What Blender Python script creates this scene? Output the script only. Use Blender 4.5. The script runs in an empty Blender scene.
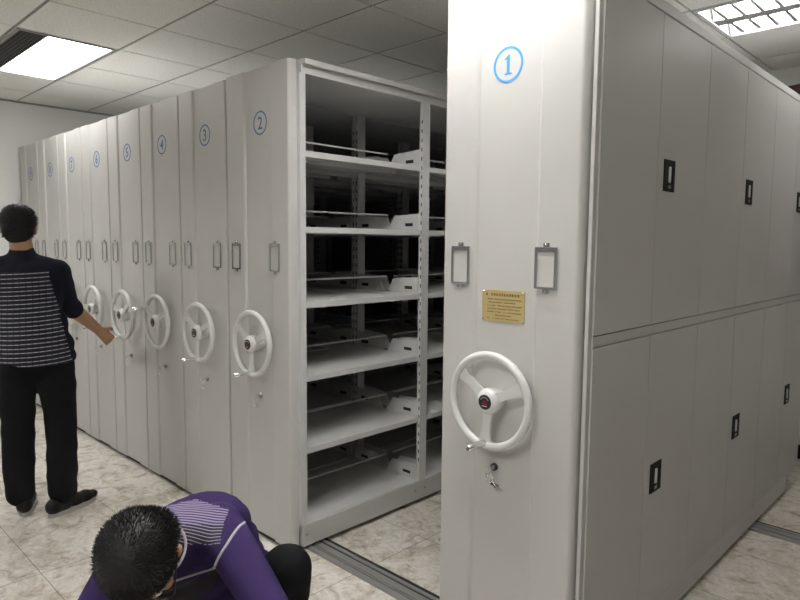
import bpy, bmesh, math, random
from mathutils import Vector, Matrix, noise
from mathutils.bvhtree import BVHTree
random.seed(7)
S = bpy.context.scene
COL = S.collection
PI = math.pi

# ------------------------------------------------------------------ nodes
def mat(name, color, rough=0.5, metal=0.0, spec=0.5, emit=None, estr=0.0):
    m = bpy.data.materials.new(name); m.use_nodes = True
    b = m.node_tree.nodes['Principled BSDF']
    b.inputs['Base Color'].default_value = (*color, 1)
    b.inputs['Roughness'].default_value = rough
    b.inputs['Metallic'].default_value = metal
    b.inputs['Specular IOR Level'].default_value = spec
    if emit:
        b.inputs['Emission Color'].default_value = (*emit, 1)
        b.inputs['Emission Strength'].default_value = estr
    return m
def nd(m, t, **kw):
    n = m.node_tree.nodes.new(t)
    for k, v in kw.items(): setattr(n, k, v)
    return n
def lk(m, a, b): m.node_tree.links.new(a, b)
def bsdf(m): return m.node_tree.nodes['Principled BSDF']
def coord(m, kind='Object'):
    return nd(m, 'ShaderNodeTexCoord').outputs[kind]
def noise_tex(m, vec, scale, detail=4, rough=0.55, dist=0.0):
    n = nd(m, 'ShaderNodeTexNoise'); lk(m, vec, n.inputs['Vector'])
    n.inputs['Scale'].default_value = scale; n.inputs['Detail'].default_value = detail
    n.inputs['Roughness'].default_value = rough; n.inputs['Distortion'].default_value = dist
    return n.outputs['Fac']
def ramp(m, fac, stops):
    r = nd(m, 'ShaderNodeValToRGB'); lk(m, fac, r.inputs['Fac'])
    e = r.color_ramp.elements
    while len(e) < len(stops): e.new(0.5)
    for k, (p, c) in enumerate(stops):
        e[k].position = p; e[k].color = (*c, 1) if len(c) == 3 else c
    return r.outputs['Color']
def bump(m, height, strength, dist=0.002):
    b = nd(m, 'ShaderNodeBump'); lk(m, height, b.inputs['Height'])
    b.inputs['Strength'].default_value = strength; b.inputs['Distance'].default_value = dist
    lk(m, b.outputs['Normal'], bsdf(m).inputs['Normal'])
def mth(m, op, a, b=None, c=None):
    n = nd(m, 'ShaderNodeMath', operation=op)
    for i, v in enumerate((a, b, c)):
        if v is None: continue
        if isinstance(v, (int, float)): n.inputs[i].default_value = v
        else: lk(m, v, n.inputs[i])
    return n.outputs[0]
def mixc(m, fac, a, b, blend='MIX'):
    n = nd(m, 'ShaderNodeMix', data_type='RGBA', blend_type=blend)
    if isinstance(fac, (int, float)): n.inputs[0].default_value = fac
    else: lk(m, fac, n.inputs[0])
    for i, v in ((6, a), (7, b)):
        if isinstance(v, tuple): n.inputs[i].default_value = (*v, 1)
        else: lk(m, v, n.inputs[i])
    return n.outputs[2]

# ------------------------------------------------------------------ materials
def paint(name, col, rough):
    m = mat(name, col, rough)
    v = coord(m)
    f = noise_tex(m, v, 2.2, 3)
    lk(m, ramp(m, f, [(0.3, tuple(c*0.965 for c in col)), (0.7, tuple(min(1, c*1.03) for c in col))]), bsdf(m).inputs['Base Color'])
    bump(m, noise_tex(m, v, 420, 2), 0.10, 0.0008)
    return m
M_PAINT = paint('grey_enamel', (0.56, 0.552, 0.525), 0.36)
M_SHELF = paint('shelf_enamel', (0.65, 0.647, 0.63), 0.42)
M_DOOR = paint('door_enamel', (0.49, 0.482, 0.462), 0.42)
M_DARK = mat('dark_slot_and_shade', (0.015, 0.015, 0.015), 0.7)
M_WHEEL = mat('white_plastic', (0.68, 0.68, 0.66), 0.25)
M_CHROME = mat('chrome', (0.88, 0.88, 0.88), 0.24, 1.0)
M_STEEL = mat('dull_steel', (0.40, 0.40, 0.40), 0.30, 1.0)
M_BLUE = mat('blue_ink', (0.05, 0.30, 0.72), 0.5)
M_BLUE2 = mat('grey_blue_ink', (0.07, 0.17, 0.38), 0.5)
M_BLACK = mat('black_plastic', (0.012, 0.012, 0.013), 0.35)
M_RED = mat('red_enamel', (0.22, 0.01, 0.025), 0.4)
M_SILVERINK = mat('silver_ink', (0.6, 0.6, 0.6), 0.4)
M_GOLD = mat('brass_plate', (0.62, 0.49, 0.22), 0.36, 0.35)
M_INK = mat('dark_brown_ink', (0.10, 0.055, 0.015), 0.6)
M_CARD = mat('grey_card', (0.56, 0.55, 0.52), 0.6)
M_ALU = mat('aluminium_rail', (0.36, 0.36, 0.345), 0.40, 0.4)
M_RUBBER = mat('black_rubber', (0.02, 0.02, 0.02), 0.7)
M_SKIRT = mat('black_skirting', (0.012, 0.010, 0.012), 0.5)
M_BROWN = mat('brown_curtain', (0.11, 0.055, 0.055), 0.9)
M_LOUVRE = mat('louvre_aluminium', (0.42, 0.42, 0.42), 0.35, 0.7)
M_REFLECT = mat('lamp_reflector', (0.8, 0.8, 0.8), 0.3)
M_TUBE = mat('lit_tube', (1, 1, 1), 0.5, emit=(1.0, 0.99, 0.98), estr=215)
M_TUBE2 = mat('lit_tube_far', (1, 1, 1), 0.5, emit=(1.0, 0.99, 0.98), estr=75)
M_DIFF = mat('lit_diffuser', (1, 1, 1), 0.5, emit=(1.0, 0.99, 0.98), estr=16.0)
M_MESH = mat('dark_louvre_mesh', (0.11, 0.11, 0.105), 0.5)

M_WALL = mat('wall_plaster', (0.78, 0.78, 0.75), 0.85)
bump(M_WALL, noise_tex(M_WALL, coord(M_WALL), 60, 4), 0.15, 0.002)

M_TILE = mat('ceiling_tile', (0.6, 0.59, 0.56), 0.9)
v = coord(M_TILE)
sp = noise_tex(M_TILE, v, 130, 3)
lk(M_TILE, ramp(M_TILE, sp, [(0.30, (0.52, 0.515, 0.485)), (0.45, (0.82, 0.81, 0.77)), (0.7, (0.87, 0.86, 0.82))]), bsdf(M_TILE).inputs['Base Color'])
bump(M_TILE, sp, 0.4, 0.002)
M_TEE = mat('ceiling_tee', (0.30, 0.295, 0.28), 0.6)

def floor_material():
    m = mat('marble_tile', (0.6, 0.57, 0.5), 0.22)
    v = coord(m)
    w = noise_tex(m, v, 2.3, 8, 0.62, 1.6)
    f = noise_tex(m, v, 9.0, 7, 0.66, 1.1)
    mot = noise_tex(m, v, 38.0, 5, 0.7, 0.6)
    base = ramp(m, w, [(0.30, (0.62, 0.575, 0.51)), (0.46, (0.83, 0.79, 0.72)), (0.60, (0.90, 0.875, 0.82)), (0.8, (0.75, 0.71, 0.64))])
    vein = ramp(m, f, [(0.34, (0.50, 0.45, 0.385)), (0.47, (0.86, 0.83, 0.78)), (0.56, (1, 1, 1)), (0.66, (0.78, 0.74, 0.68)), (0.72, (0.95, 0.93, 0.9))])
    c = mixc(m, 0.85, base, vein, 'MULTIPLY')
    c = mixc(m, 0.35, c, ramp(m, mot, [(0.35, (0.55, 0.51, 0.45)), (0.6, (1, 1, 1))]), 'MULTIPLY')
    # joints: 1.0 m by 0.495 m tiles
    sep = nd(m, 'ShaderNodeSeparateXYZ'); lk(m, v, sep.inputs[0])
    fx = mth(m, 'FRACT', mth(m, 'ADD', sep.outputs[0], 20.06))
    fy = mth(m, 'FRACT', mth(m, 'DIVIDE', mth(m, 'ADD', sep.outputs[1], 20*0.495-0.84), 0.495))
    jx = mth(m, 'LESS_THAN', mth(m, 'ABSOLUTE', mth(m, 'SUBTRACT', fx, 0.5)), 0.4985)
    jy = mth(m, 'LESS_THAN', mth(m, 'ABSOLUTE', mth(m, 'SUBTRACT', fy, 0.5)), 0.497)
    tile = mth(m, 'MULTIPLY', jx, jy)
    c = mixc(m, tile, (0.24, 0.205, 0.165), c)
    lk(m, c, bsdf(m).inputs['Base Color'])
    bump(m, tile, 0.35, 0.002)
    return m
M_FLOOR = floor_material()

# ------------------------------------------------------------------ mesh builder
class MB:
    def __init__(self): self.v = []; self.f = []; self.mi = []; self.sm = []
    def add(self, vs, fs, mi=0, smooth=False):
        o = len(self.v); self.v += [tuple(p) for p in vs]
        for f in fs: self.f.append([i+o for i in f]); self.mi.append(mi); self.sm.append(smooth)
        return self
    def box(self, x0, x1, y0, y1, z0, z1, mi=0, bev=0.0):
        if bev <= 0:
            vs = [(x, y, z) for z in (z0, z1) for y in (y0, y1) for x in (x0, x1)]
            fs = [(0,2,3,1), (4,5,7,6), (0,1,5,4), (2,6,7,3), (0,4,6,2), (1,3,7,5)]
            return self.add(vs, fs, mi)
        bm = bmesh.new(); bmesh.ops.create_cube(bm, size=1)
        for q in bm.verts: q.co = ((x0+x1)/2+q.co.x*(x1-x0), (y0+y1)/2+q.co.y*(y1-y0), (z0+z1)/2+q.co.z*(z1-z0))
        bmesh.ops.bevel(bm, geom=bm.edges[:], offset=bev, segments=2, affect='EDGES', profile=0.5)
        return self.bm(bm, mi)
    def bm(self, bm, mi=0, smooth=False):
        bm.verts.index_update()
        self.add([q.co[:] for q in bm.verts], [[q.index for q in f.verts] for f in bm.faces], mi, smooth)
        bm.free(); return self
    def prism(self, pts, axis, a0, a1, mi=0):
        """closed outline pts (2D) extruded along axis from a0 to a1"""
        n = len(pts)
        def P(p, a):
            return {'x': (a, p[0], p[1]), 'y': (p[0], a, p[1]), 'z': (p[0], p[1], a)}[axis]
        vs = [P(p, a0) for p in pts]+[P(p, a1) for p in pts]
        fs = [[i, (i+1) % n, n+(i+1) % n, n+i] for i in range(n)]+[list(range(n-1, -1, -1)), list(range(n, 2*n))]
        return self.add(vs, fs, mi)
    def tube(self, path, r, seg=12, mi=0, closed=False, caps=True):
        pts = [Vector(p) for p in path]; n = len(pts)
        rr = r if isinstance(r, (list, tuple)) else [r]*n
        vs = []; up = None
        for i, p in enumerate(pts):
            if closed: t = pts[(i+1) % n]-pts[i-1]
            else: t = pts[min(i+1, n-1)]-pts[max(i-1, 0)]
            t.normalize()
            if up is None:
                up = Vector((0, 0, 1)) if abs(t.z) < 0.9 else Vector((1, 0, 0))
            a = (up-t*up.dot(t)).normalized(); up = a; b = t.cross(a)
            for k in range(seg):
                th = 2*PI*k/seg; vs.append(p+(a*math.cos(th)+b*math.sin(th))*rr[i])
        fs = []
        for i in range(n if closed else n-1):
            j = (i+1) % n
            for k in range(seg): fs.append((i*seg+k, i*seg+(k+1) % seg, j*seg+(k+1) % seg, j*seg+k))
        self.add(vs, fs, mi, True)
        if caps and not closed:
            o = [list(range(seg-1, -1, -1)), [(n-1)*seg+k for k in range(seg)]]
            self.add(vs, o, mi, False)
        return self
    def lathe_y(self, prof, seg=32, mi=0, cx=0, cz=0, smooth=True):
        """prof: (r, y) list turned about the y axis"""
        vs = []
        for r, y in prof:
            for k in range(seg):
                a = 2*PI*k/seg; vs.append((cx+r*math.cos(a), y, cz+r*math.sin(a)))
        fs = []
        for i in range(len(prof)-1):
            for k in range(seg): fs.append((i*seg+k, i*seg+(k+1) % seg, (i+1)*seg+(k+1) % seg, (i+1)*seg+k))
        self.add(vs, fs, mi, smooth)
        self.add(vs, [list(range(seg)), [(len(prof)-1)*seg+k for k in range(seg-1, -1, -1)]], mi, False)
        return self
    def mesh(self, name, mats):
        me = bpy.data.meshes.new(name); me.from_pydata(self.v, [], self.f)
        for m in (mats if isinstance(mats, list) else [mats]): me.materials.append(m)
        me.polygons.foreach_set('material_index', self.mi); me.polygons.foreach_set('use_smooth', self.sm)
        bm = bmesh.new(); bm.from_mesh(me); bmesh.ops.recalc_face_normals(bm, faces=bm.faces[:]); bm.to_mesh(me); bm.free()
        me.update(); return me

def link(name, me, parent=None, loc=(0, 0, 0), label=None):
    o = bpy.data.objects.new(name, me); COL.objects.link(o); o.location = loc
    if parent: o.parent = parent
    if label: o['label'] = label
    return o
def empty(name, loc, label, cat, group=None):
    o = bpy.data.objects.new(name, None); COL.objects.link(o); o.location = loc; o.empty_display_size = 0.1
    o['label'] = label; o['category'] = cat
    if group: o['group'] = group
    return o
def struct(name, me, loc=(0, 0, 0), label=None):
    o = link(name, me, None, loc); o['kind'] = 'structure'
    if label: o['label'] = label
    return o

# ------------------------------------------------------------------ room
XL, XR, YF, YB, ZC = -6.50, 2.2, -2.6, 5.12, 2.73
struct('floor', MB().box(XL-.1, XR+.1, YF-.1, YB+.1, -.1, 0).mesh('floor', M_FLOOR))
struct('wall_left', MB().box(XL-.12, XL, YF-.1, YB+.1, 0, ZC+.25).mesh('wall_left', M_WALL))
struct('wall_back', MB().box(XL, XR, YB, YB+.12, 0, ZC+.25).mesh('wall_back', M_WALL))
struct('baseboard_back', MB().box(XL, XR, YB-.015, YB-.0005, 0.0, .10, bev=.004).mesh('baseboard_back', M_SKIRT))
# dark curtained window high on the back wall, right of the cabinets
wf = MB()
wx0, wx1, wz0, wz1 = -1.30, .60, 1.0, 2.635
for a in ((wx0, wx1, wz1-.03, wz1), (wx0, wx1, wz0, wz0+.05), (wx0, wx0+.03, wz0+.05, wz1-.03), (wx1-.05, wx1, wz0+.05, wz1-.03)):
    wf.box(a[0], a[1], YB-.04, YB-.0005, a[2], a[3])
win = struct('window_1', wf.mesh('window_frame', M_WALL))
cu = MB(); n = 60; pts = []
for k in range(n+1):
    x = wx0+.03+(wx1-wx0-.08)*k/n; pts.append((x, YB-.020+.008*math.sin(k*1.1)))
for k in range(n, -1, -1): pts.append((pts[k][0], pts[k][1]+.004))
cu.prism(pts, 'z', wz0+.05, wz1-.03)
link('curtain', cu.mesh('curtain', M_BROWN), win)

# ceiling grid
gx = [-1.33+0.588*k for k in range(-10, 8)]
gy = [1.16+0.597*k for k in range(-8, 8)]
fixtures = [(-5.45, 1.16, 'near'), (-1.918, 1.16, 'open'), (-1.33, 3.548, 'louvre'), (-1.33, -1.228, 'open'), (-5.45, -1.228, 'open'), (-5.45, 3.548, 'open')]  # the last three are unseen lamps, added to brighten the room
cells = set()
for fx, fy, k in fixtures: cells.add((round((fx+1.33)/.588), round((fy-1.16)/.597))); cells.add((round((fx+1.33)/.588)+1, round((fy-1.16)/.597)))
cb = MB()
for i in range(-9, 7):
    for j in range(-8, 7):
        if (i, j) in cells: continue
        x0, x1 = -1.33+.588*i+.0065, -1.33+.588*(i+1)-.0065; y0, y1 = 1.16+.597*j+.010, 1.16+.597*(j+1)-.010
        x0, x1, y0, y1 = max(x0, XL), min(x1, XR), max(y0, YF), min(y1, YB)
        if x1-x0 < .01 or y1-y0 < .01: continue
        cb.box(x0, x1, y0, y1, ZC, ZC+.015)
struct('ceiling', cb.mesh('ceiling', M_TILE))
tb = MB()
for j in range(-7, 8):
    y = 1.16+.597*j
    if YF < y < YB: tb.box(XL, XR, y-.012, y+.012, ZC+.005, ZC+.012)
for i in range(-9, 7):
    x = -1.33+.588*i
    for j in range(-8, 7):
        if (i, j) in cells and (i-1, j) in cells: continue
        y0, y1 = max(1.16+.597*j+.012, YF), min(1.16+.597*(j+1)-.012, YB)
        if y1 > y0: tb.box(x-.007, x+.007, y0, y1, ZC+.007, ZC+.0125)
struct('trim_1', tb.mesh('ceiling_tees', M_TEE), label='grey ceiling grid bars')
struct('trim_2', MB().box(XL, XR, YF, YB, ZC+.24, ZC+.25).mesh('ceiling_slab', M_WALL))
# perimeter shadow angle on the left wall
struct('trim_3', MB().box(XL+.0005, XL+.012, YF, YB, ZC-.016, ZC-.001).mesh('wall_angle', M_TEE))

# ------------------------------------------------------------------ lamps
def lamp(x, y, kind, label):
    L, W, Hh = 1.176, .597, .09
    e = empty('ceiling_lamp', (x+L/2, y+W/2, ZC), label, 'ceiling lamp', 'recessed fluorescent ceiling lamps')
    hx, hy = L/2-.008, W/2-.013
    t = .004
    h = MB()
    h.box(-hx, hx, -hy, hy, Hh, Hh+t)
    h.box(-hx, -hx+t, -hy, hy, 0, Hh); h.box(hx-t, hx, -hy, hy, 0, Hh)
    h.box(-hx, hx, -hy, -hy+t, 0, Hh); h.box(-hx, hx, hy-t, hy, 0, Hh)
    link('housing', h.mesh('housing', M_REFLECT), e)
    f = MB()
    for a in ((-hx, hx, -hy, -hy+.018), (-hx, hx, hy-.018, hy), (-hx, -hx+.018, -hy+.018, hy-.018), (hx-.018, hx, -hy+.018, hy-.018)):
        f.box(a[0], a[1], a[2], a[3], -.006, -.0005)
    link('frame', f.mesh('frame', M_TEE if kind == 'near' else M_REFLECT), e)
    if kind == 'near':
        d = MB().box(-hx+.02, hx-.02, -.095, hy-.02, .004, .010)
        link('diffuser', d.mesh('diffuser', M_DIFF), e, label='lit white panel of the lamp')
        g = MB()
        y0, y1 = -hy+.02, -.10
        g.box(-hx+.02, hx-.02, y0, y1, .012, .016)
        for k in range(48):
            xx = -hx+.03+k*(2*hx-.06)/47; g.box(xx-.0012, xx+.0012, y0, y1, .001, .012)
        for k in range(7):
            yy = y0+.01+k*(y1-y0-.02)/6; g.box(-hx+.02, hx-.02, yy-.0012, yy+.0012, .0015, .012)
        link('louvre', g.mesh('louvre', M_MESH), e, label='unlit dark grey louvre strip')
    else:
        for s in (-1, 1):
            tb = MB().tube([(-hx+.05, s*.145, .045), (hx-.05, s*.145, .045)], .014, 14)
            link('tube', tb.mesh('tube', M_TUBE2 if kind == 'louvre' else M_TUBE), e)
            r = MB()
            prof = [(s*.145-.12, .002), (s*.145-.085, .05), (s*.145-.03, .083), (s*.145+.03, .083), (s*.145+.085, .05), (s*.145+.12, .002)]
            pr = prof+[(a, b+.003) for a, b in reversed(prof)]
            r.prism(pr, 'x', -hx+.02, hx-.02)
            link('reflector', r.mesh('reflector', M_REFLECT), e)
            for k in range(12):
                xx = -hx+.09+k*(2*hx-.18)/11
                v_ = MB()
                # V-shaped blade across the trough
                v_.prism([(xx-.009, .0), (xx+.009, .0), (xx+.002, .03), (xx-.002, .03)], 'y', s*.145-.10, s*.145+.10)
                link('louvre_blade', v_.mesh('louvre_blade', M_LOUVRE), e)
        link('spine', MB().box(-hx+.02, hx-.02, -.045, .045, .0, .02).mesh('spine', M_LOUVRE), e)
    return e
lamp_labels = ['bright recessed ceiling lamp at upper left with a dark louvre strip',
               'recessed ceiling lamp just in front of the unit marked 1, above the frame',
               'louvred two-tube ceiling lamp above the doors of unit 1, upper right',
               'added unseen ceiling lamp over the open floor in front of the row, behind the viewer',
               'added unseen ceiling lamp over the far left of the open floor',
               'added unseen ceiling lamp above the tops of the far left shelving units']
for (fx, fy, k), lb in zip(fixtures, lamp_labels): lamp(fx, fy, k, lb)

# ------------------------------------------------------------------ floor rails
def rail(y, label):
    m = MB()
    x0, x1 = XL+.05, 1.9
    m.box(x0, x1, y-.065, y+.065, .0005, .004, 0)
    m.box(x0, x1, y-.065, y-.040, .004, .012, 0, .002)
    m.box(x0, x1, y-.020, y+.016, .004, .011, 0, .002)
    m.box(x0, x1, y+.028, y+.046, .004, .012, 0, .002)
    m.box(x0, x1, y+.046, y+.065, .004, .010, 1)
    m.box(x0, x1, y+.016, y+.028, .004, .0055, 1)
    m.box(x0, x1, y-.040, y-.030, .004, .0055, 1)
    o = link('floor_rail', m.mesh('floor_rail', [M_ALU, M_RUBBER])); o['label'] = label; o['category'] = 'floor rail'; o['group'] = 'rails the units roll on'
rail(1.895, 'grey metal floor rail under the fronts of the units, crossing the aisle')
rail(3.68, 'grey metal floor rail emerging from under unit one at lower right')

# ------------------------------------------------------------------ shelving units
YP = 1.74          # plane of the end panels
ZT = 2.312         # top of the units
DEPTH = 2.77
POSTS = [.045, .879, 1.797, 2.70]         # local y of post starts
PW = [.033, .056, .07, .05]
LEV = [.140, .510, .863, 1.215, 1.570, 1.920]
BAYS = [(.082, .877), (.937, 1.795), (1.869, 2.698)]

def end_panel(w, ls, rs, rl, rr, cut, top):
    """outline of the pressed end panel seen from above: two flat strips and a recessed middle"""
    a, b = -w/2, w/2-cut
    rs = rs-cut
    ZT = top
    out = []
    for k in range(6):
        t = PI/2*k/5; out.append((a+rl-rl*math.cos(t), rl-rl*math.sin(t)))
    xl, xr = a+ls, b-rs
    out += [(xl-.003, 0), (xl+.004, .004), (xl+.009, .009), (xr-.009, .009), (xr-.004, .004), (xr+.003, 0)]
    for k in range(15):
        t = PI/2*k/14; out.append((b-rr+rr*math.sin(t), (rr-rr*math.cos(t))*(.036/rr)))
    out += [(b, .044), (a, .044)]
    m = MB(); n = len(out); zs = [.022]
    for i in range(n):
        j = (i+1) % n; p, q = out[i], out[j]
        sm = not (i in (n-1, n-2, n-3))
        m.add([(p[0], p[1], zs[0]), (q[0], q[1], zs[0]), (q[0], q[1], ZT), (p[0], p[1], ZT)], [(0, 1, 2, 3)], 0, False)
    m.add([(p[0], p[1], zs[0]) for p in out], [list(range(n))]); m.add([(p[0], p[1], ZT) for p in out], [list(range(n))])
    bm = bmesh.new(); me = m.mesh('end_panel', M_PAINT); bm.from_mesh(me)
    bmesh.ops.remove_doubles(bm, verts=bm.verts[:], dist=1e-5)
    bmesh.ops.recalc_face_normals(bm, faces=bm.faces[:])
    for f in bm.faces:
        wd = min(e.calc_length() for e in f.edges)
        f.smooth = len(f.verts) == 4 and wd < .0095
    for e in bm.edges:
        if len(e.link_faces) == 2 and (e.calc_face_angle(0) > 0.25): e.smooth = False
    bm.to_mesh(me); bm.free()
    return me
def post_mesh(y0, pw, w, side):
    m = MB(); b = side*(w/2-.002); a = side*(w/2-.026)
    x0, x1 = min(a, b), max(a, b)
    m.box(x0, x1, y0, y0+pw, .135, 2.262)
    if pw > .04:
        xs = (x0+x1)/2+side*.004
        z = .25
        while z < 2.2:
            m.box(xs-.0035, xs+.0035, y0-.0006, y0+.0006, z, z+.020, 1); z += .05
    return m.mesh('upright', [M_SHELF, M_DARK])
def shelf_mesh(bay, w):
    y0, y1 = bay; m = MB(); h = w/2-.010
    m.box(-h, h, y0, y1, -.004, 0)
    m.box(-h, -h+.012, y0, y1, -.028, -.004); m.box(h-.012, h, y0, y1, -.028, -.004)
    m.box(-.02, .02, y0, y1, -.02, -.004)
    return m.mesh('shelf', M_SHELF)
def bracket_mesh(w, side, y):
    """side plate with a grip slot, standing on the end of a shelf; y is its outer face"""
    def X(d): return side*(w/2-.022-d)
    m = MB(); D = .215; hz = .082; s0, s1, z0, z1 = .045, .105, .022, .040
    def quad(pts):
        m.prism([(X(d), z) for d, z in pts], 'y', y-.0015, y+.0015)
    quad([(0, 0), (s0, 0), (s0, hz+.007), (0, hz+.010)])
    quad([(s0, 0), (s1, 0), (s1, z0), (s0, z0)]); quad([(s0, z1), (s1, z1), (s1, hz+.004), (s0, hz+.007)])
    quad([(s1, 0), (D+.030, 0), (D-.020, hz-.002), (s1, hz+.004)])
    m.box(min(X(s0), X(s1)), max(X(s0), X(s1)), y-.0008, y+.0008, z0, z1, 1)
    return m.mesh('shelf_bracket', [M_SHELF, M_DARK])
def rod_mesh(bay):
    m = MB(); m.tube([(0, bay[0], .088), (0, bay[1], .088)], .005, 8)
    return m.mesh('backstop_rod', M_SHELF)

def wheel_parts():
    out = {}
    m = MB(); R, r = .153, .0138
    ring = [(R*math.cos(2*PI*k/64), -.060, R*math.sin(2*PI*k/64)) for k in range(64)]
    m.tube(ring, r, 14, closed=True)
    for a in (0, 120, 240):          # spokes; the first carries the crank knob
        A = math.radians(a)
        ca, sa = math.cos(A), math.sin(A)
        prof = [(.028, .018), (.07, .0150), (.105, .016), (.132, .023), (.150, .037)]
        pts = [(d, h) for d, h in prof]+[(d, -h) for d, h in reversed(prof)]
        vs = [(d*ca-h*sa, -.064, d*sa+h*ca) for d, h in pts]+[(d*ca-h*sa, -.055, d*sa+h*ca) for d, h in pts]
        n = len(pts)
        m.add(vs, [[i, (i+1) % n, n+(i+1) % n, n+i] for i in range(n)]+[list(range(n)), list(range(2*n-1, n-1, -1))])
    out['rim'] = m.mesh('handwheel', M_WHEEL)
    out['hub'] = MB().lathe_y([(.026, .010), (.030, -.005), (.040, -.030), (.044, -.055), (.043, -.068), (.037, -.079), (.024, -.083)], 36).mesh('hub', M_WHEEL)
    b = MB().lathe_y([(.0250, -.0805), (.0250, -.0845), (.0235, -.0855)], 32, 0)
    b.prism([(-.011, -.008), (.011, -.008), (.006, .003), (.002, .001), (0, .011), (-.004, .002), (-.008, .001)], 'y', -.0862, -.0855, 1)
    for k in range(9):
        a = math.radians(150-k*15); x, z = .0165*math.cos(a), .0165*math.sin(a)
        b.box(x-.0013, x+.0013, -.0862, -.0855, z-.0013, z+.0013, 2)
    b.box(-.010, .010, -.0862, -.0855, -.0145, -.0115, 2)
    out['badge'] = b.mesh('badge', [M_BLACK, M_RED, M_SILVERINK])
    k = MB().lathe_y([(.008, -.055), (.008, -.064), (.0115, -.068), (.0125, -.110), (.0115, -.150), (.007, -.155)], 20)
    out['knob'] = k.mesh('crank_knob', M_CHROME)
    return out
WP = wheel_parts()
def holder_meshes():
    m = MB(); w, h = .080, .132
    for a in ((-w/2, -w/2+.010, -h/2, h/2), (w/2-.010, w/2, -h/2, h/2), (-w/2+.010, w/2-.010, h/2-.016, h/2), (-w/2+.010, w/2-.010, -h/2, -h/2+.008)):
        m.box(a[0], a[1], -.007, -.0003, a[2], a[3], 0, .0015)
    for s in (-1, 1):
        m.box(-.011, .011, -.004, -.0003, s*(h/2+.006)-.007, s*(h/2+.006)+.007, 0, .001)
        m.lathe_y([(.005, -.004), (.005, -.006), (.002, -.0075)], 12, 0, 0, s*(h/2+.006))
    c = MB().box(-w/2+.010, w/2-.010, -.0025, -.0003, -h/2+.008, h/2-.016)
    return m.mesh('label_holder', mat('dim_chrome', (.52, .52, .52), .2, 1.0)), c.mesh('label_card', M_CARD)
HOLD, CARD = holder_meshes()
def lock_meshes():
    m = MB().lathe_y([(.013, .0), (.013, -.010), (.010, -.012)], 20, 0)
    m.lathe_y([(.0075, -.012), (.0075, -.0135)], 16, 1)
    k = MB()
    k.box(-.0012, .0012, -.040, -.010, -.004, .004)                       # blade in the lock
    ring = [(.011*math.cos(2*PI*t/20), -.038, -.011+.013*math.sin(2*PI*t/20)) for t in range(20)]
    k.tube(ring, .0022, 8, closed=True)
    ring = [(.003+.013*math.cos(2*PI*t/24), -.036+.006*math.sin(2*PI*t/24), -.031+.014*math.sin(2*PI*t/24)) for t in range(24)]
    k.tube(ring, .0014, 8, closed=True)
    for a, l in ((14, .034), (34, .028)):
        A = math.radians(-a); c, s = math.cos(A), math.sin(A)
        o = Vector((.008, -.034, -.040))
        k.prism([(o.x+c*d-s*h, o.z+s*d+c*h) for d, h in ((0, .007), (.012, .007), (.014, .003), (l, .003), (l, -.002), (.014, -.003), (.012, -.007), (0, -.007))], 'y', o.y-.001-a*.0001, o.y+.001-a*.0001)
    return m.mesh('lock', [M_BLACK, M_STEEL]), k.mesh('key', M_CHROME)
LOCK, KEY = lock_meshes()
LOCK2 = LOCK.copy(); LOCK2.materials[0] = M_STEEL
def number_mesh(n):
    m = MB(); ro, ri, seg = .057, .0495, 48
    vs = []
    for k in range(seg):
        a = 2*PI*k/seg
        for r in (ri, ro):
            for y in (-.0002, -.0008): vs.append((r*math.cos(a), y, r*math.sin(a)))
    fs = []
    for k in range(seg):
        i, j = 4*k, 4*((k+1) % seg)
        fs += [(i+1, i+3, j+3, j+1), (i, i+1, j+1, j), (i+2, j+2, j+3, i+3)]
    m.add(vs, fs)
    if n == 1:
        h = .031
        m.prism([(-.014, -h), (.014, -h), (.014, -h+.004), (.0055, -h+.006), (.0055, h), (.001, h), (-.014, h-.012), (-.013, h-.016), (-.0045, h-.012), (-.0045, -h+.006), (-.014, -h+.004)], 'y', -.0008, -.0002)
    else:
        c = bpy.data.curves.new('digit', 'FONT'); c.body = str(n); c.size = .085; c.align_x = 'CENTER'; c.align_y = 'CENTER'; c.extrude = .0003
        c.offset = .0008
        o = bpy.data.objects.new('digit', c); COL.objects.link(o)
        dg = bpy.context.evaluated_depsgraph_get(); me = bpy.data.meshes.new_from_object(o.evaluated_get(dg))
        xs = [q.co.x for q in me.vertices]; ys = [q.co.y for q in me.vertices]
        ox, oy = (min(xs)+max(xs))/2, (min(ys)+max(ys))/2
        m.add([(q.co.x-ox, -.0005-q.co.z, q.co.y-oy) for q in me.vertices], [list(p.vertices) for p in me.polygons])
        bpy.data.objects.remove(o); bpy.data.meshes.remove(me)
    return m.mesh('number_mark', M_BLUE if n == 1 else M_BLUE2)

UNIT = [  # number, x0, x1, left strip, right strip, wheel x, knob angle, label
 (1, -1.478, -.912, .138, .178, -1.227, -95, 'nearest pale grey shelving unit marked 1, with closed doors along its right side'),
 (2, -2.937, -2.380, .158, .162, -2.650, -93, 'pale grey shelving unit marked 2, its open empty shelves facing the aisle'),
 (3, -3.447, -2.945, .150, .128, -3.178, -93, 'pale grey shelving unit marked 3, between units 2 and 4'),
 (4, -3.954, -3.452, .150, .128, -3.684, 150, 'pale grey shelving unit marked 4, its crank knob turned up to the left'),
 (5, -4.461, -3.959, .150, .128, -4.178, -78, 'pale grey shelving unit marked 5, whose handwheel the standing man turns'),
 (6, -4.950, -4.466, .145, .120, -4.690, -60, 'pale grey shelving unit marked 6, just right of the standing man'),
 (7, -5.445, -4.955, .150, .120, -5.180, -90, 'pale grey shelving unit marked 7, under the bright lamp, partly behind the standing man'),
 (8, -5.940, -5.450, .150, .120, -5.670, -90, 'pale grey shelving unit marked 8, second from the left wall'),
 (9, -6.430, -5.945, .150, .120, -6.170, -90, 'last pale grey shelving unit, leftmost, standing against the left wall'),
]
cache = {}
def shared(key, fn):
    if key not in cache: cache[key] = fn()
    return cache[key]
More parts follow.
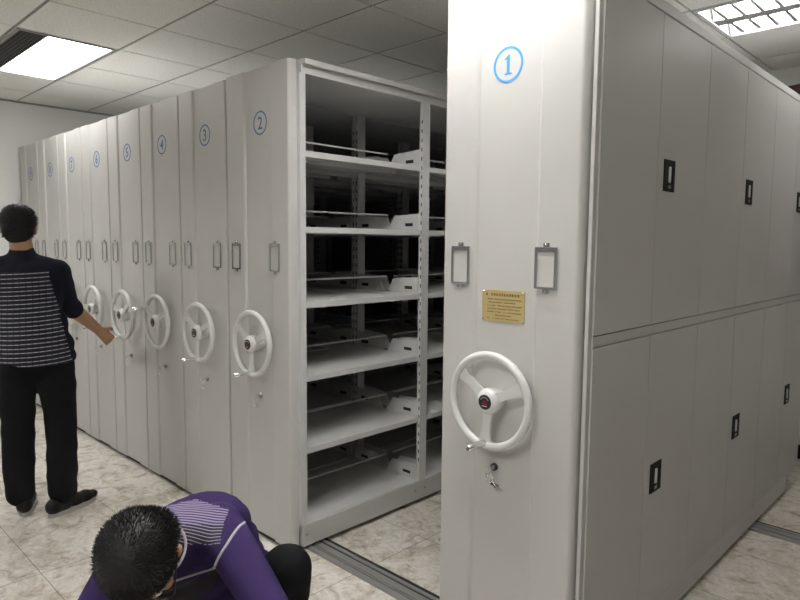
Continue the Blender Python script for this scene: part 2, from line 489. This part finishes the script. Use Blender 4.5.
def make_unit(num, x0, x1, ls, rs, wx, knob, label):
    w = x1-x0; xc = (x0+x1)/2; wk = round(w, 3)
    e = empty('mobile_shelving_unit', (xc, YP, 0), label, 'shelving unit', 'row of mobile shelving units')
    rl, rr, cut, top = {1: (.012, .022, .024, 2.345), 2: (.006, .014, .023, 2.322)}.get(num, (.005, .010, .002, 2.316))
    link('end_panel', shared(('p', wk, ls, rs, num if num < 3 else 3), lambda: end_panel(w, ls, rs, rl, rr, cut, top)), e)
    # chassis, top, rear end
    c = MB()
    c.box(-w/2+.004, w/2-.004, .056, DEPTH-.20, .026, .134, 0, .003)
    for s in ((-1, 1) if num != 1 else ()):
        for yy in (.075, .85, .93, 1.80, 1.88):
            m_ = MB().lathe_y([(.006, 0), (.006, -.003)], 10)
            for p in m_.v: c.v.append((s*(w/2-.004)+s*(-p[1]), yy+p[0], .085+p[2]))
            o_ = len(c.v)-len(m_.v)
            for f_ in m_.f: c.f.append([q+o_ for q in f_]); c.mi.append(2); c.sm.append(False)
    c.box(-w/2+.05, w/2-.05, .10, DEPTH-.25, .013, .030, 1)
    c.box(-w/2+.003, w/2-.030, .005, .050, .012, .0215, 1)  # dark strip imitating the shadow band under the end panel
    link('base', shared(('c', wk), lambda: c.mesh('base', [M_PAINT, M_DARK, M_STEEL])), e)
    t = MB()
    t.box(-w/2+.002, w/2-.002, .056, DEPTH, 2.262, 2.300)
    ov = .022 if num == 2 else 0
    zt = ZT+.014 if num != 1 else ZT-.002
    t.box(-w/2+.002, w/2+ov-.002, .060, DEPTH, ZT-.012, zt, 0, .003)
    if num == 1: t.box(w/2-.002, w/2+.008, .010, DEPTH-.015, 2.277, ZT-.001, 0, .002)
    link('top_cover', shared(('t', wk, ov), lambda: t.mesh('top_cover', M_SHELF)), e)
    link('rear_panel', shared(('r', wk), lambda: MB().box(-w/2, w/2, DEPTH-.018, DEPTH-.001, .135, 2.26).mesh('rear_panel', M_PAINT)), e)
    for i, (py, pw) in enumerate(zip(POSTS, PW)):
        for s in (-1, 1):
            if num == 1 and s == 1: continue
            link('upright', shared(('u', i, s, wk), lambda: post_mesh(py, pw, w, s)), e)
    for bi, bay in enumerate(BAYS):
        for z in LEV:
            link('shelf', shared(('s', bi, wk), lambda: shelf_mesh(bay, w)), e, (0, 0, z))
            if num in (2, 3):
                link('backstop_rod', shared(('rod', bi), lambda: rod_mesh(bay)), e, (0, 0, z))
                for s in (-1, 1):
                    for yy in (bay[0]+.003, bay[1]-.003):
                        link('shelf_bracket', shared(('b', bi, s, yy, wk), lambda: bracket_mesh(w, s, yy)), e, (0, 0, z))
    # front fittings
    nx = wx-xc
    hw = link('handwheel', WP['rim'], e, (nx, .009, .979 if num == 1 else 1.002 if num < 4 else 1.014)); hw.rotation_euler = (0, -math.radians(knob), 0)
    link('hub', WP['hub'], hw)
    bd = link('badge', WP['badge'], hw, label='round black badge with a red emblem'); bd.rotation_euler = (0, math.radians(knob), 0)
    link('crank_knob', WP['knob'], hw, (.144, 0, 0), 'short chrome crank knob')
    link('number_mark', number_mesh(num), e, (nx+.004, .0088, 2.075 if num == 1 else 2.065), 'blue ringed number %d' % num)
    hl, hr = -w/2+.082, w/2-(.140 if w > .52 else .100)
    if num == 1: hr = -1.056-xc
    for hx in (hl, hr):
        h = link('label_holder', HOLD, e, (hx, -.0002, 1.424)); h['label'] = 'chrome label holder'
        link('label_card', CARD, h)
    lo = link('lock', LOCK if num == 1 else LOCK2, e, (nx-.012, .0085, .737)); link('key', KEY, lo)
    return e
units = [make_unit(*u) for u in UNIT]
bpy.context.view_layer.update()

# doors of unit 1 along its right side
u1 = units[0]; w1 = UNIT[0][2]-UNIT[0][1]; X1 = w1/2
fr = MB()                                                  # carcass face frame
fr.box(X1-.016, X1-.001, .057, 2.752, .134, 2.262)
fr.box(X1-.010, X1+.003, .006, .030, .134, 2.275, 0, .0015)
fr.box(X1-.055, X1-.035, .046, .09, .134, 2.275)
fr.box(X1-.001, X1+.006, .028, 2.752, 1.188, 1.220, 0)
link('side_frame', fr.mesh('side_frame', M_DOOR), u1)
ysp = [.026, .444, .900, 1.365, 1.832, 2.284, 2.752]
def handle_meshes():
    h = MB(); W, Hh = .047, .055
    # plate with a recess: built as a rim around a sunk pan, x outward
    h.box(-.001, .004, -W, W, Hh-.022, Hh, 0, .0015); h.box(-.001, .004, -W, W, -Hh, -Hh+.030, 0, .0015)
    h.box(-.001, .004, -W, -W+.020, -Hh+.030, Hh-.022, 0, .001); h.box(-.001, .004, W-.020, W, -Hh+.030, Hh-.022, 0, .001)
    h.box(-.001, .0004, -W+.020, W-.020, -Hh+.030, Hh-.022, 1)
    h.box(.004, .0048, -.012, .012, -Hh+.010, -Hh+.022, 2)
    k = MB().box(.0005, .007, -.007, .007, -.024, .032, 0, .003)
    return h.mesh('door_handle', [mat('matt_black', (.008, .008, .008), .65, 0, .2), M_DARK, M_STEEL]), k.mesh('latch', mat('pale_latch', (.6, .6, .58), .3))
HND, LATCH = handle_meshes()
for z0, z1, hz in ((1.222, 2.272, 1.742), (.140, 1.186, .652)):
    for k in range(6):
        g = .0016 if k % 2 == 0 else .0022
        d = MB().box(X1+.0005, X1+.009, ysp[k]+g, ysp[k+1]-.0016, z0+.0015, z1-.0015, 0, .0012)
        o = link('door', d.mesh('door', M_DOOR), u1)
        if k % 2 == 1:
            h = link('door_handle', HND, o, (X1+.0092, ysp[k]+.096, hz), 'black recessed handle with a pale latch')
            link('latch', LATCH, h)
# brass notice plate on unit 1
pl = MB(); xc1 = (UNIT[0][1]+UNIT[0][2])/2
pl.box(-.085, .085, -.0025, 0, -.053, .053, 0, .0008)
plate = link('notice_plate', pl.mesh('notice_plate', M_GOLD), u1, (-1.221-xc1, .0088, 1.292), 'brass notice plate with rows of fine dark writing')
tx = MB(); rnd = random.Random(3)
def glyph(x, z, s):
    for k in range(3): tx.box(x, x+s*.85, -.0031, -.0024, z+s*(.05+.36*k), z+s*(.05+.36*k)+s*.13)
    xx = x+s*rnd.uniform(.15, .6); tx.box(xx, xx+s*.14, -.0031, -.0024, z, z+s*.95)
tx.prism([(-.070, .034), (-.060, .034), (-.065, .043)], 'y', -.0031, -.0024)
for k in range(11): glyph(-.048+k*.0104, .033, .0088)
for r, (xa, xb) in enumerate(((-.062, .070), (-.062, .055), (-.062, .071), (-.062, .068), (-.062, .072), (-.030, .034), (-.062, .062))):
    x = xa; z = .020-r*.0108
    while x < xb:
        if rnd.random() > .12: glyph(x, z, .0040)
        x += .0047
link('writing', tx.mesh('writing', M_INK), plate)
for sx in (-1, 1):
    for sz in (-1, 1):
        link('rivet', MB().lathe_y([(.004, -.0025), (.004, -.004), (.002, -.0048)], 12).mesh('rivet', M_CHROME), plate, (sx*.078, 0, sz*.046))

# ------------------------------------------------------------------ people
def sphere_bm(bm, mtx, u=20, v=14):
    bmesh.ops.create_uvsphere(bm, u_segments=u, v_segments=v, radius=1, matrix=mtx)
def capsule(bm, p0, r0, p1, r1):
    p0, p1 = Vector(p0), Vector(p1); d = p1-p0; L = d.length
    for p, r in ((p0, r0), (p1, r1)): sphere_bm(bm, Matrix.Translation(p) @ Matrix.Scale(r, 4), 16, 10)
    if L > 1e-5:
        q = d.to_track_quat('Z', 'Y').to_matrix().to_4x4()
        bmesh.ops.create_cone(bm, cap_ends=True, cap_tris=False, segments=20, radius1=r0, radius2=r1, depth=L, matrix=Matrix.Translation((p0+p1)/2) @ q)
def chain(bm, pts):
    for (a, ra), (b, rb) in zip(pts, pts[1:]): capsule(bm, a, ra, b, rb)
def basis(o, x, y, z, sx, sy, sz):
    m = Matrix((x.normalized()*sx, y.normalized()*sy, z.normalized()*sz)).transposed().to_4x4()
    return Matrix.Translation(o) @ m
def fuse(name, bm, voxel, mats, parent, origin, smooth=6, wrinkle=0.0, wscale=9.0):
    """melt overlapping shapes to one continuous skin"""
    me = bpy.data.meshes.new('tmp'); bm.to_mesh(me); bm.free()
    o = bpy.data.objects.new('tmp', me); COL.objects.link(o)
    r = o.modifiers.new('r', 'REMESH'); r.mode = 'VOXEL'; r.voxel_size = voxel; r.use_smooth_shade = True
    s = o.modifiers.new('s', 'SMOOTH'); s.iterations = smooth; s.factor = .5
    dg = bpy.context.evaluated_depsgraph_get()
    out = bpy.data.meshes.new_from_object(o.evaluated_get(dg)); out.name = name
    bpy.data.objects.remove(o); bpy.data.meshes.remove(me)
    if wrinkle:
        ns = [q.normal.copy() for q in out.vertices]
        for q, nrm in zip(out.vertices, ns):
            p = q.co
            h = noise.noise(Vector((p.x*wscale, p.y*wscale, p.z*wscale*1.6)))+.5*noise.noise(p*wscale*2.3)
            q.co = p+nrm*h*wrinkle
    out.transform(Matrix.Translation(-Vector(origin)))
    out.materials.clear()
    for m in (mats if isinstance(mats, list) else [mats]): out.materials.append(m)
    out.polygons.foreach_set('use_smooth', [True]*len(out.polygons)); out.update()
    return link(name, out, parent)

M_SKIN = mat('skin', (0.42, 0.24, 0.14), 0.55)
bsdf(M_SKIN).inputs['Subsurface Weight'].default_value = .08
M_HAIR = mat('black_hair', (0.004, 0.0035, 0.0035), 0.6, 0, .35)
M_TROUSER = mat('black_trouser', (0.0035, 0.0035, 0.0045), 0.9, 0, .2)
M_TROUSER2 = mat('black_trouser_cloth', (0.004, 0.0042, 0.005), 0.85, 0, .15)
M_SHOE = mat('black_shoe', (0.006, 0.006, 0.0065), 0.6, 0, .3)
M_SOLE = mat('pale_sole', (0.42, 0.39, 0.35), 0.8)
M_NAVY = mat('navy_knit', (0.006, 0.007, 0.014), 0.9, 0, .2)
M_PURPLE = mat('purple_knit', (0.026, 0.0145, 0.064), 0.9, 0, .2)
M_PIPING = mat('white_piping', (0.50, 0.47, 0.52), 0.8)
M_BLACKKNIT = mat('black_knit', (0.012, 0.010, 0.016), 0.9)
for m_ in (M_PURPLE, M_NAVY, M_BLACKKNIT):
    bump(m_, noise_tex(m_, coord(m_), 350, 2), .5, .002)
M_EYE = mat('eye_white', (.7, .7, .68), .2)
M_LENS = mat('spectacle_frame', (.02, .02, .02), .3)

def stripes(name, base, line, axis, period, width, axis2=None, per2=.03, w2=.16):
    m = mat(name, base, .9); v = coord(m)
    def along(ax):
        d = nd(m, 'ShaderNodeVectorMath', operation='DOT_PRODUCT'); lk(m, v, d.inputs[0]); d.inputs[1].default_value = ax
        return d.outputs['Value']
    a = mth(m, 'LESS_THAN', mth(m, 'FRACT', mth(m, 'DIVIDE', mth(m, 'ADD', along(axis), 10), period)), width)
    if axis2:
        b = mth(m, 'LESS_THAN', mth(m, 'FRACT', mth(m, 'DIVIDE', mth(m, 'ADD', along(axis2), 10), per2)), w2)
        a = mth(m, 'MULTIPLY', a, mth(m, 'SUBTRACT', 1, mth(m, 'MULTIPLY', b, .55)))
    lk(m, mixc(m, a, base, line), bsdf(m).inputs['Base Color'])
    return m

def head_shapes(bm, c, up, fw):
    """skull, jaw, brow, nose, lips and ears; c is the middle of the head"""
    up = up.normalized(); fw = (fw-up*fw.dot(up)).normalized(); sd = up.cross(fw)      # sd: to the person's left
    E = lambda u, f, s, su, sf, ss: sphere_bm(bm, basis(c+up*u+fw*f+sd*s, sd, fw, up, ss, sf, su))
    E(.030, -.012, 0, .088, .094, .076)
    E(-.030, .030, 0, .078, .062, .060)
    E(-.082, .050, 0, .030, .036, .040)
    E(.022, .074, 0, .014, .016, .052)
    capsule(bm, c+up*.012+fw*.086, .008, c-up*.026+fw*.106, .013)
    E(-.030, .098, .012, .009, .010, .009); E(-.030, .098, -.012, .009, .010, .009)
    E(-.056, .086, 0, .006, .010, .024); E(-.066, .085, 0, .007, .010, .021)
    for s in (-1, 1):
        E(-.008, -.004, s*.077, .032, .019, .010)
        E(-.026, .062, s*.040, .022, .022, .020)
    return up, fw, sd
def hair_mesh(c, up, fw, sd, parent, origin, nspike, spike, seed):
    r = random.Random(seed); bm = bmesh.new()
    E = lambda u, f, s, su, sf, ss: sphere_bm(bm, basis(c+up*u+fw*f+sd*s, sd, fw, up, ss, sf, su), 28, 20)
    E(.040, -.014, 0, .092, .101, .086)
    E(-.012, -.050, 0, .082, .060, .076)
    for s in (-1, 1): E(.010, .012, s*.058, .040, .022, .022)
    o = fuse('hair', bm, .006, M_HAIR, parent, origin, 4, .0015, 60)
    me = o.data; bm = bmesh.new(); bm.from_mesh(me); bm.faces.ensure_lookup_table()
    og = Vector(origin); faces = bm.faces[:]
    for _ in range(nspike):
        f = r.choice(faces); p = f.calc_center_median(); n_ = f.normal
        rel = (p+og)-c
        if rel.dot(up) < -.055: continue
        tg = rel-up*rel.dot(up)+up*(-.02); tg.normalize()
        d = (n_*.35+tg*.75+Vector((r.uniform(-.5, .5), r.uniform(-.5, .5), r.uniform(-.5, .5)))*.45).normalized()
        t = d.orthogonal().normalized(); b = d.cross(t); w_ = r.uniform(.0010, .0018); l = spike*r.uniform(.6, 1.2)
        base = p-n_*.003
        vs = [bm.verts.new(base+t*w_), bm.verts.new(base-t*w_*.5+b*w_*.87), bm.verts.new(base-t*w_*.5-b*w_*.87), bm.verts.new(p+d*l)]
        for tri in ((0, 1, 3), (1, 2, 3), (2, 0, 3)): bm.faces.new([vs[q] for q in tri])
    bm.to_mesh(me); bm.free()
    return o
def eyes(c, up, fw, sd, parent, origin):
    for s in (-1, 1):
        bm = bmesh.new(); sphere_bm(bm, basis(c+up*.004+fw*.078+sd*s*.032-Vector(origin), sd, fw, up, .013, .012, .008))
        me = bpy.data.meshes.new('eye'); bm.to_mesh(me); bm.free(); me.materials.append(M_EYE); link('eye', me, parent)
def hand_shapes(bm, wrist, d, palm_n, side, curl=.9, grip=None):
    """palm, four bent fingers of unequal length and a thumb. d: wrist to knuckles; palm_n: where the palm faces; side: +1 when the thumb is at d x palm_n"""
    d = d.normalized(); pn = (palm_n-d*palm_n.dot(d)).normalized(); th = d.cross(pn)*side
    for t in (-.026, -.009, .009, .026):
        capsule(bm, wrist+th*t*.55, .017, wrist+d*.082+th*t, .0125)
    for t, l in ((.030, .88), (.010, 1.0), (-.010, .94), (-.030, .76)):
        p = wrist+d*.086+th*t; a = 0.0; rad = .0092
        for seg, ln in ((0, .042), (1, .027), (2, .021)):
            a += curl*(.75, .95, .7)[seg]
            q = p+(d*math.cos(a)+pn*math.sin(a))*ln*l
            capsule(bm, p, rad, q, rad*.92); p = q; rad *= .92
    p = wrist+d*.022+th*.026; q = p+(d*.55+th*.75+pn*.35).normalized()*.042
    capsule(bm, p, .0135, q, .0115)
    q2 = q+(d*.8+th*.1+pn*.6).normalized()*.030; capsule(bm, q, .011, q2, .0095)
    q3 = q2+(d*.6-th*.35+pn*.6).normalized()*.022; capsule(bm, q2, .0095, q3, .008)

def shoe(parent, origin, heel, toe, name='shoe'):
    """low shoe on a pale sole"""
    h, t = Vector((*heel, 0)), Vector((*toe, 0)); d = (t-h).normalized(); s = Vector((-d.y, d.x, 0)); L = (t-h).length
    out = []
    for k in range(32):
        a = 2*PI*k/32; x = math.cos(a); y = math.sin(a)
        wv = .046+.010*max(0, x)*(1-x)*2+.004*x
        p = h+d*(L/2+L/2*x)+s*y*wv; out.append((p.x-origin[0], p.y-origin[1]))
    sole = MB().prism(out, 'z', .0005, .022)
    bm = bmesh.new()
    for f, w_, z, r in ((.14, .0, .055, .038), (.30, 0, .055, .040), (.55, 0, .045, .042), (.75, 0, .038, .040), (.86, 0, .034, .030)):
        sphere_bm(bm, basis(h+d*L*f+Vector((0, 0, z)), d, s, Vector((0, 0, 1)), .055, r*1.1, r*.95 if f > .5 else r*1.25))
    o = fuse(name, bm, .007, M_SHOE, parent, origin, 5)
    link('sole', sole.mesh('sole', M_SOLE), o)
    return o

# ---- the standing man turning the handwheel of unit 5
def standing_man():
    f = Vector((-.905, .425, 0)); r = Vector((.425, .905, 0)); Z = Vector((0, 0, 1))
    O = (-3.80, 1.07, 0)
    e = empty('person', O, 'standing man in a navy white-striped sweater and black trousers, reaching for a handwheel', 'person', 'men working in the room')
    V = Vector
    head = V((-3.955, 1.052, 1.560)); neck = V((-3.935, 1.056, 1.430)); pel = V((-3.845, 1.075, .895)); chest = V((-3.915, 1.058, 1.21)); belly = V((-3.87, 1.067, 1.03))
    shR = neck+r*.168+V((0, 0, -.100)); shL = neck-r*.180+V((0, 0, -.100))
    wrR = V((-4.062, 1.497, .940)); elR = (shR+wrR)/2+V((.000, -.070, -.008))
    elL = shL+f*.02-r*.05+V((0, 0, -.27)); wrL = elL+f*.13+V((0, 0, -.20))
    hipR = pel+r*.09+V((0, 0, -.02)); hipL = pel-r*.10+V((0, 0, -.02))
    anR = V((-3.690, 1.138, .085)); anL = V((-3.833, .966, .085))
    knR = (hipR+anR)/2+f*.02+r*.012; knL = (hipL+anL)/2+f*.02
    bm = bmesh.new()
    up, fw, sd = head_shapes(bm, head, V((-.10, .02, 1)), f+V((0, 0, -.12)))
    chain(bm, [(head+V((.03, -.005, -.06)), .056), (neck, .058), (chest, .085), (belly, .085), (pel, .09)])
    for s_, el, wr in ((shR, elR, wrR), (shL, elL, wrL)):
        chain(bm, [(neck-Z*.07, .050), (s_, .046), ((s_+el)/2, .044), (el, .042), ((el*.65+wr*.35), .043), (wr, .030)])
    hand_shapes(bm, wrR, V((-.12, .62, -.62)), V((-.55, .25, -.2)), 1, .85)
    hand_shapes(bm, wrL, V((-.1, .05, -1)), r, 1, .45)
    for h_, k_, a_ in ((hipR, knR, anR), (hipL, knL, anL)): chain(bm, [(pel, .08), (h_, .078), (k_, .052), (a_, .036)])
    fuse('body', bm, .0055, M_SKIN, e, O, 5)
    hair_mesh(head, up, fw, sd, e, O, 3000, .016, 3)
    eyes(head, up, fw, sd, e, O)
    # sweater
    bm = bmesh.new()
    for p, a, b, c_ in ((neck+V((0, 0, -.095)), .165, .085, .065), (chest+V((0, 0, .04)), .188, .118, .15), (chest+V((0, 0, -.06)), .184, .124, .13), (belly, .188, .126, .14), (pel+V((0, 0, .03)), .198, .130, .12), (pel+V((0, 0, -.040)), .205, .143, .095)):
        sphere_bm(bm, basis(p, r, f, Z, a, b, c_))
    capsule(bm, neck+V((0, 0, .005)), .062, neck+V((0, 0, -.08)), .082)
    for s_, el, wr, up_to in ((shR, elR, wrR, .18), (shL, elL, wrL, .9)):
        cuff = el.lerp(wr, up_to)
        chain(bm, [(neck-Z*.065, .066), (s_-Z*.01, .074), ((s_+el)/2, .068), (el, .064), (cuff, .060 if up_to < .5 else .042)])
    m_str = stripes('navy_knit_white_lines', (.006, .007, .014), (.50, .49, .52), (.02, -.06, 1.0), 0.0230, .14, (.425, .905, 0), .030, .22)
    o = fuse('sweater', bm, .010, [M_NAVY, m_str], e, O, 8, .005, 8)
    for p in o.data.polygons:
        w_ = Vector(p.center)+V(O); rel = w_-chest
        da = min((w_-shR.lerp(elR, t/8)).length for t in range(9)); db = min((w_-shL.lerp(elL, t/8)).length for t in range(9))
        if w_.z < 1.325 and abs(rel.dot(r)) < .125+(1.325-w_.z)*.22 and w_.z > .790 and da > .082 and db > .082: p.material_index = 1
    # trousers
    bm = bmesh.new()
    sphere_bm(bm, basis(pel+V((0, 0, -.02)), r, f, Z, .186, .122, .13)); sphere_bm(bm, basis(pel-f*.035+V((0, 0, -.06)), r, f, Z, .178, .100, .11))
    for h_, k_, a_ in ((hipR, knR, anR), (hipL, knL, anL)):
        chain(bm, [(h_, .098), (h_.lerp(k_, .4)-Z*.02, .097), (k_, .082), (k_.lerp(a_, .5)-f*.012, .078), (a_-f*.004+Z*.035, .074)])
    fuse('trousers', bm, .010, M_TROUSER, e, O, 8, .006, 9)
    shoe(e, O, (-3.655, 1.050), (-3.765, 1.335)); shoe(e, O, (-3.765, .962), (-4.035, 1.065))
standing_man()

# ---- the squatting man in the purple sweater
def squatting_man():
    R_, F_ = Vector((.716, .698, 0)), Vector((-.698, .716, 0)); Z = Vector((0, 0, 1)); V = Vector
    W = lambda u, v, z: R_*u+F_*v+Z*z
    O = tuple(W(-.55, 1.92, 0))
    e = empty('person', O, 'squatting man in a purple sweater with bowed head, in the foreground', 'person', 'men working in the room')
    head = W(-.604, 1.447, .750); neck = W(-.640, 1.610, .690)
    shL = W(-.505, 1.745, .690); shR = W(-.745, 1.590, .615)
    back = W(-.610, 1.800, .620); waist = W(-.590, 1.930, .44); pel = W(-.560, 2.02, .285)
    elL = W(-.322, 1.535, .560); wrL = W(-.400, 1.400, .360); elR = W(-.790, 1.440, .45); wrR = W(-.700, 1.360, .30)
    hipL = W(-.470, 2.0, .275); hipR = W(-.650, 2.0, .265)
    knL = W(-.318, 1.765, .552); knR = W(-.790, 1.720, .46); anL = W(-.375, 1.945, .085); anR = W(-.72, 1.93, .085)
    bm = bmesh.new()
    up, fw, sd = head_shapes(bm, head, W(-.03, -.95, .30), W(.12, -.30, -.95))
    chain(bm, [(head-up*.05-fw*.02, .056), (neck, .058), (back, .09), (waist, .09), (pel, .09)])
    for s_, el, wr in ((shL, elL, wrL), (shR, elR, wrR)):
        chain(bm, [(neck.lerp(back, .45), .045), (s_.lerp(back, .15), .040), ((s_+el)/2, .038), (el, .036), (wr, .026)])
    hand_shapes(bm, wrL, W(-.35, -.25, -.75), W(-.8, .3, -.1), -1, .5); hand_shapes(bm, wrR, W(.35, -.25, -.75), W(.8, .3, -.1), 1, .5)
    for h_, k_, a_ in ((hipL, knL, anL), (hipR, knR, anR)): chain(bm, [(pel, .08), (h_, .078), (k_, .052), (a_, .036)])
    fuse('body', bm, .0055, M_SKIN, e, O, 5)
    hair_mesh(head, up, fw, sd, e, O, 9000, .011, 5)
    eyes(head, up, fw, sd, e, O)
    g = MB()
    for s in (-1, 1):
        c = head+up*.004+fw*.098+sd*s*.033-V(O)
        ring = [c+sd*.024*math.cos(2*PI*t/24)+up*.018*math.sin(2*PI*t/24) for t in range(24)]
        g.tube(ring, .0018, 8, closed=True)
        a = c+sd*s*.024+up*.006; b = head+up*.010-fw*.004+sd*s*.086-V(O)
        g.tube([a, a+sd*s*.018-fw*.01, b], .0022, 8)
    g.tube([head+up*.006+fw*.099+sd*.010-V(O), head+up*.008+fw*.104-V(O), head+up*.006+fw*.099-sd*.010-V(O)], .0018, 8)
    link('spectacles', g.mesh('spectacles', M_LENS), e)
    # torso frame: side (to his left), front, along the spine
    sdv = (shL-shR).normalized(); spine = (neck-pel).normalized(); spine = (spine-sdv*spine.dot(sdv)).normalized(); front = sdv.cross(spine)
    if front.dot(-F_) < 0: front = -front
    mid = (shL+shR)/2
    bm = bmesh.new()
    B = lambda p, a, b, c_: sphere_bm(bm, basis(p, sdv, front, spine, a, b, c_))
    B(mid.lerp(back, .40), .165, .100, .120); B(back, .185, .118, .145); B(waist.lerp(back, .5), .185, .120, .15); B(waist, .180, .125, .14); B(pel+Z*.06, .175, .13, .12)
    capsule(bm, neck.lerp(back, .1), .066, neck.lerp(back, .5), .095)
    for s_, el, wr in ((shL, elL, wrL), (shR, elR, wrR)):
        chain(bm, [(neck.lerp(back, .2), .070), (s_.lerp(back, .10), .070), ((s_+el)/2, .060), (el, .055), (el.lerp(wr, .85), .042)])
    UP_ = Z*.91+F_*.41
    ax_ = tuple((F_*.72+Z*.69).normalized())
    yoke = stripes('purple_knit_pale_lines', (.045, .026, .09), (.30, .26, .37), ax_, .0085, .48)
    dark = stripes('black_knit_pale_lines', (.012, .010, .02), (.30, .28, .36), ax_, .0085, .30)
    o = fuse('sweater', bm, .0055, [M_PURPLE, yoke, dark, M_BLACKKNIT], e, O, 8, .005, 9)
    for p in o.data.polygons:
        w_ = Vector(p.center)+V(O); rel = w_-mid; us = rel.dot(R_); zs = rel.dot(UP_); fs = rel.dot(F_)
        if fs > .22: continue
        if -.06 < us < .146 and .020 < zs < .138-.25*abs(us-.04): p.material_index = 1 if zs > .070 else 2
        elif abs(us) < .18 and zs < -.055-.02*(us < .08)+.1*(us-.08) and fs < .10 and min((w_-shL.lerp(elL, t/8)).length for t in range(9)) > .068 and min((w_-shR.lerp(elR, t/8)).length for t in range(9)) > .068: p.material_index = 3
    tree = BVHTree.FromPolygons([q.co[:] for q in o.data.vertices], [list(p.vertices) for p in o.data.polygons])
    def piping(pts, rad, name):
        path = []
        pts = [mid+R_*u+UP_*z-V(O) for u, z in pts]
        for a, b in zip(pts, pts[1:]):
            for t in range(6):
                q, n_, _, _ = tree.ray_cast(a.lerp(b, t/6)-(F_*.91-Z*.41)*.6, F_*.91-Z*.41)
                if q: path.append(q+n_*rad*.3)
        link(name, MB().tube(path, rad, 8).mesh(name, M_PIPING), e)
    piping([(.205, .112), (.192, .075), (.168, .02), (.148, -.015), (.137, -.036)], .0040, 'shoulder_piping')
    piping([(.137, -.038), (.110, -.044), (.077, -.055), (.022, -.074), (-.03, -.090)], .0036, 'chest_piping')
    # collar ring round the neck
    ax = (neck-back).normalized(); t1 = sdv; t2 = ax.cross(t1)
    cc = neck.lerp(head, .32)-V(O)-R_*.004
    link('collar', MB().tube([cc+t1*.088*math.cos(2*PI*k/32)+t2*.090*math.sin(2*PI*k/32) for k in range(32)], .0038, 10, closed=True).mesh('collar', M_PIPING), e)
    # trousers
    bm = bmesh.new()
    sphere_bm(bm, basis(pel, sdv, F_, Z, .175, .14, .13))
    for h_, k_, a_ in ((hipL, knL, anL), (hipR, knR, anR)):
        chain(bm, [(h_, .098), (h_.lerp(k_, .5), .090), (k_, .074)]); chain(bm, [(k_, .072), (k_.lerp(a_, .5), .066), (a_, .058)])
    fuse('trousers', bm, .010, M_TROUSER2, e, O, 8, .006, 10)
    sh2 = lambda a, b: (W(a, b, 0).x, W(a, b, 0).y)
    shoe(e, O, sh2(-.385, 1.985), sh2(-.345, 1.715)); shoe(e, O, sh2(-.715, 1.975), sh2(-.755, 1.70))
squatting_man()

# ------------------------------------------------------------------ camera and view
cam = bpy.data.cameras.new('camera'); co = bpy.data.objects.new('camera', cam); COL.objects.link(co)
cam.sensor_width = 36.0; cam.lens = 634/800*36; cam.clip_start = .02
co.matrix_world = Matrix(((0.716182, -0.069009, 0.694493, 0.000000), (0.697860, 0.058550, -0.713837, 0.000000), (0.008599, 0.995896, 0.090091, 1.500000), (0, 0, 0, 1)))
S.camera = co
w = bpy.data.worlds.new('world'); S.world = w; w.use_nodes = True
# added fill light from the unbuilt hall: brighter from below to lift the ceiling
wn = w.node_tree; tc = wn.nodes.new('ShaderNodeTexCoord'); sx = wn.nodes.new('ShaderNodeSeparateXYZ'); rp = wn.nodes.new('ShaderNodeValToRGB')
mr = wn.nodes.new('ShaderNodeMapRange'); mr.inputs[1].default_value = -1; mr.inputs[2].default_value = 1
wn.links.new(tc.outputs['Generated'], sx.inputs[0]); wn.links.new(sx.outputs[2], mr.inputs[0]); wn.links.new(mr.outputs[0], rp.inputs[0])
el = rp.color_ramp.elements; el[0].position = .44; el[0].color = (.50, .485, .46, 1); el[1].position = .52; el[1].color = (.085, .084, .082, 1)
wn.links.new(rp.outputs[0], wn.nodes['Background'].inputs[0])
vs = S.view_settings; vs.view_transform = 'Standard'; vs.look = 'None'; vs.gamma = 1; vs.use_curve_mapping = False; vs.exposure = -0.14
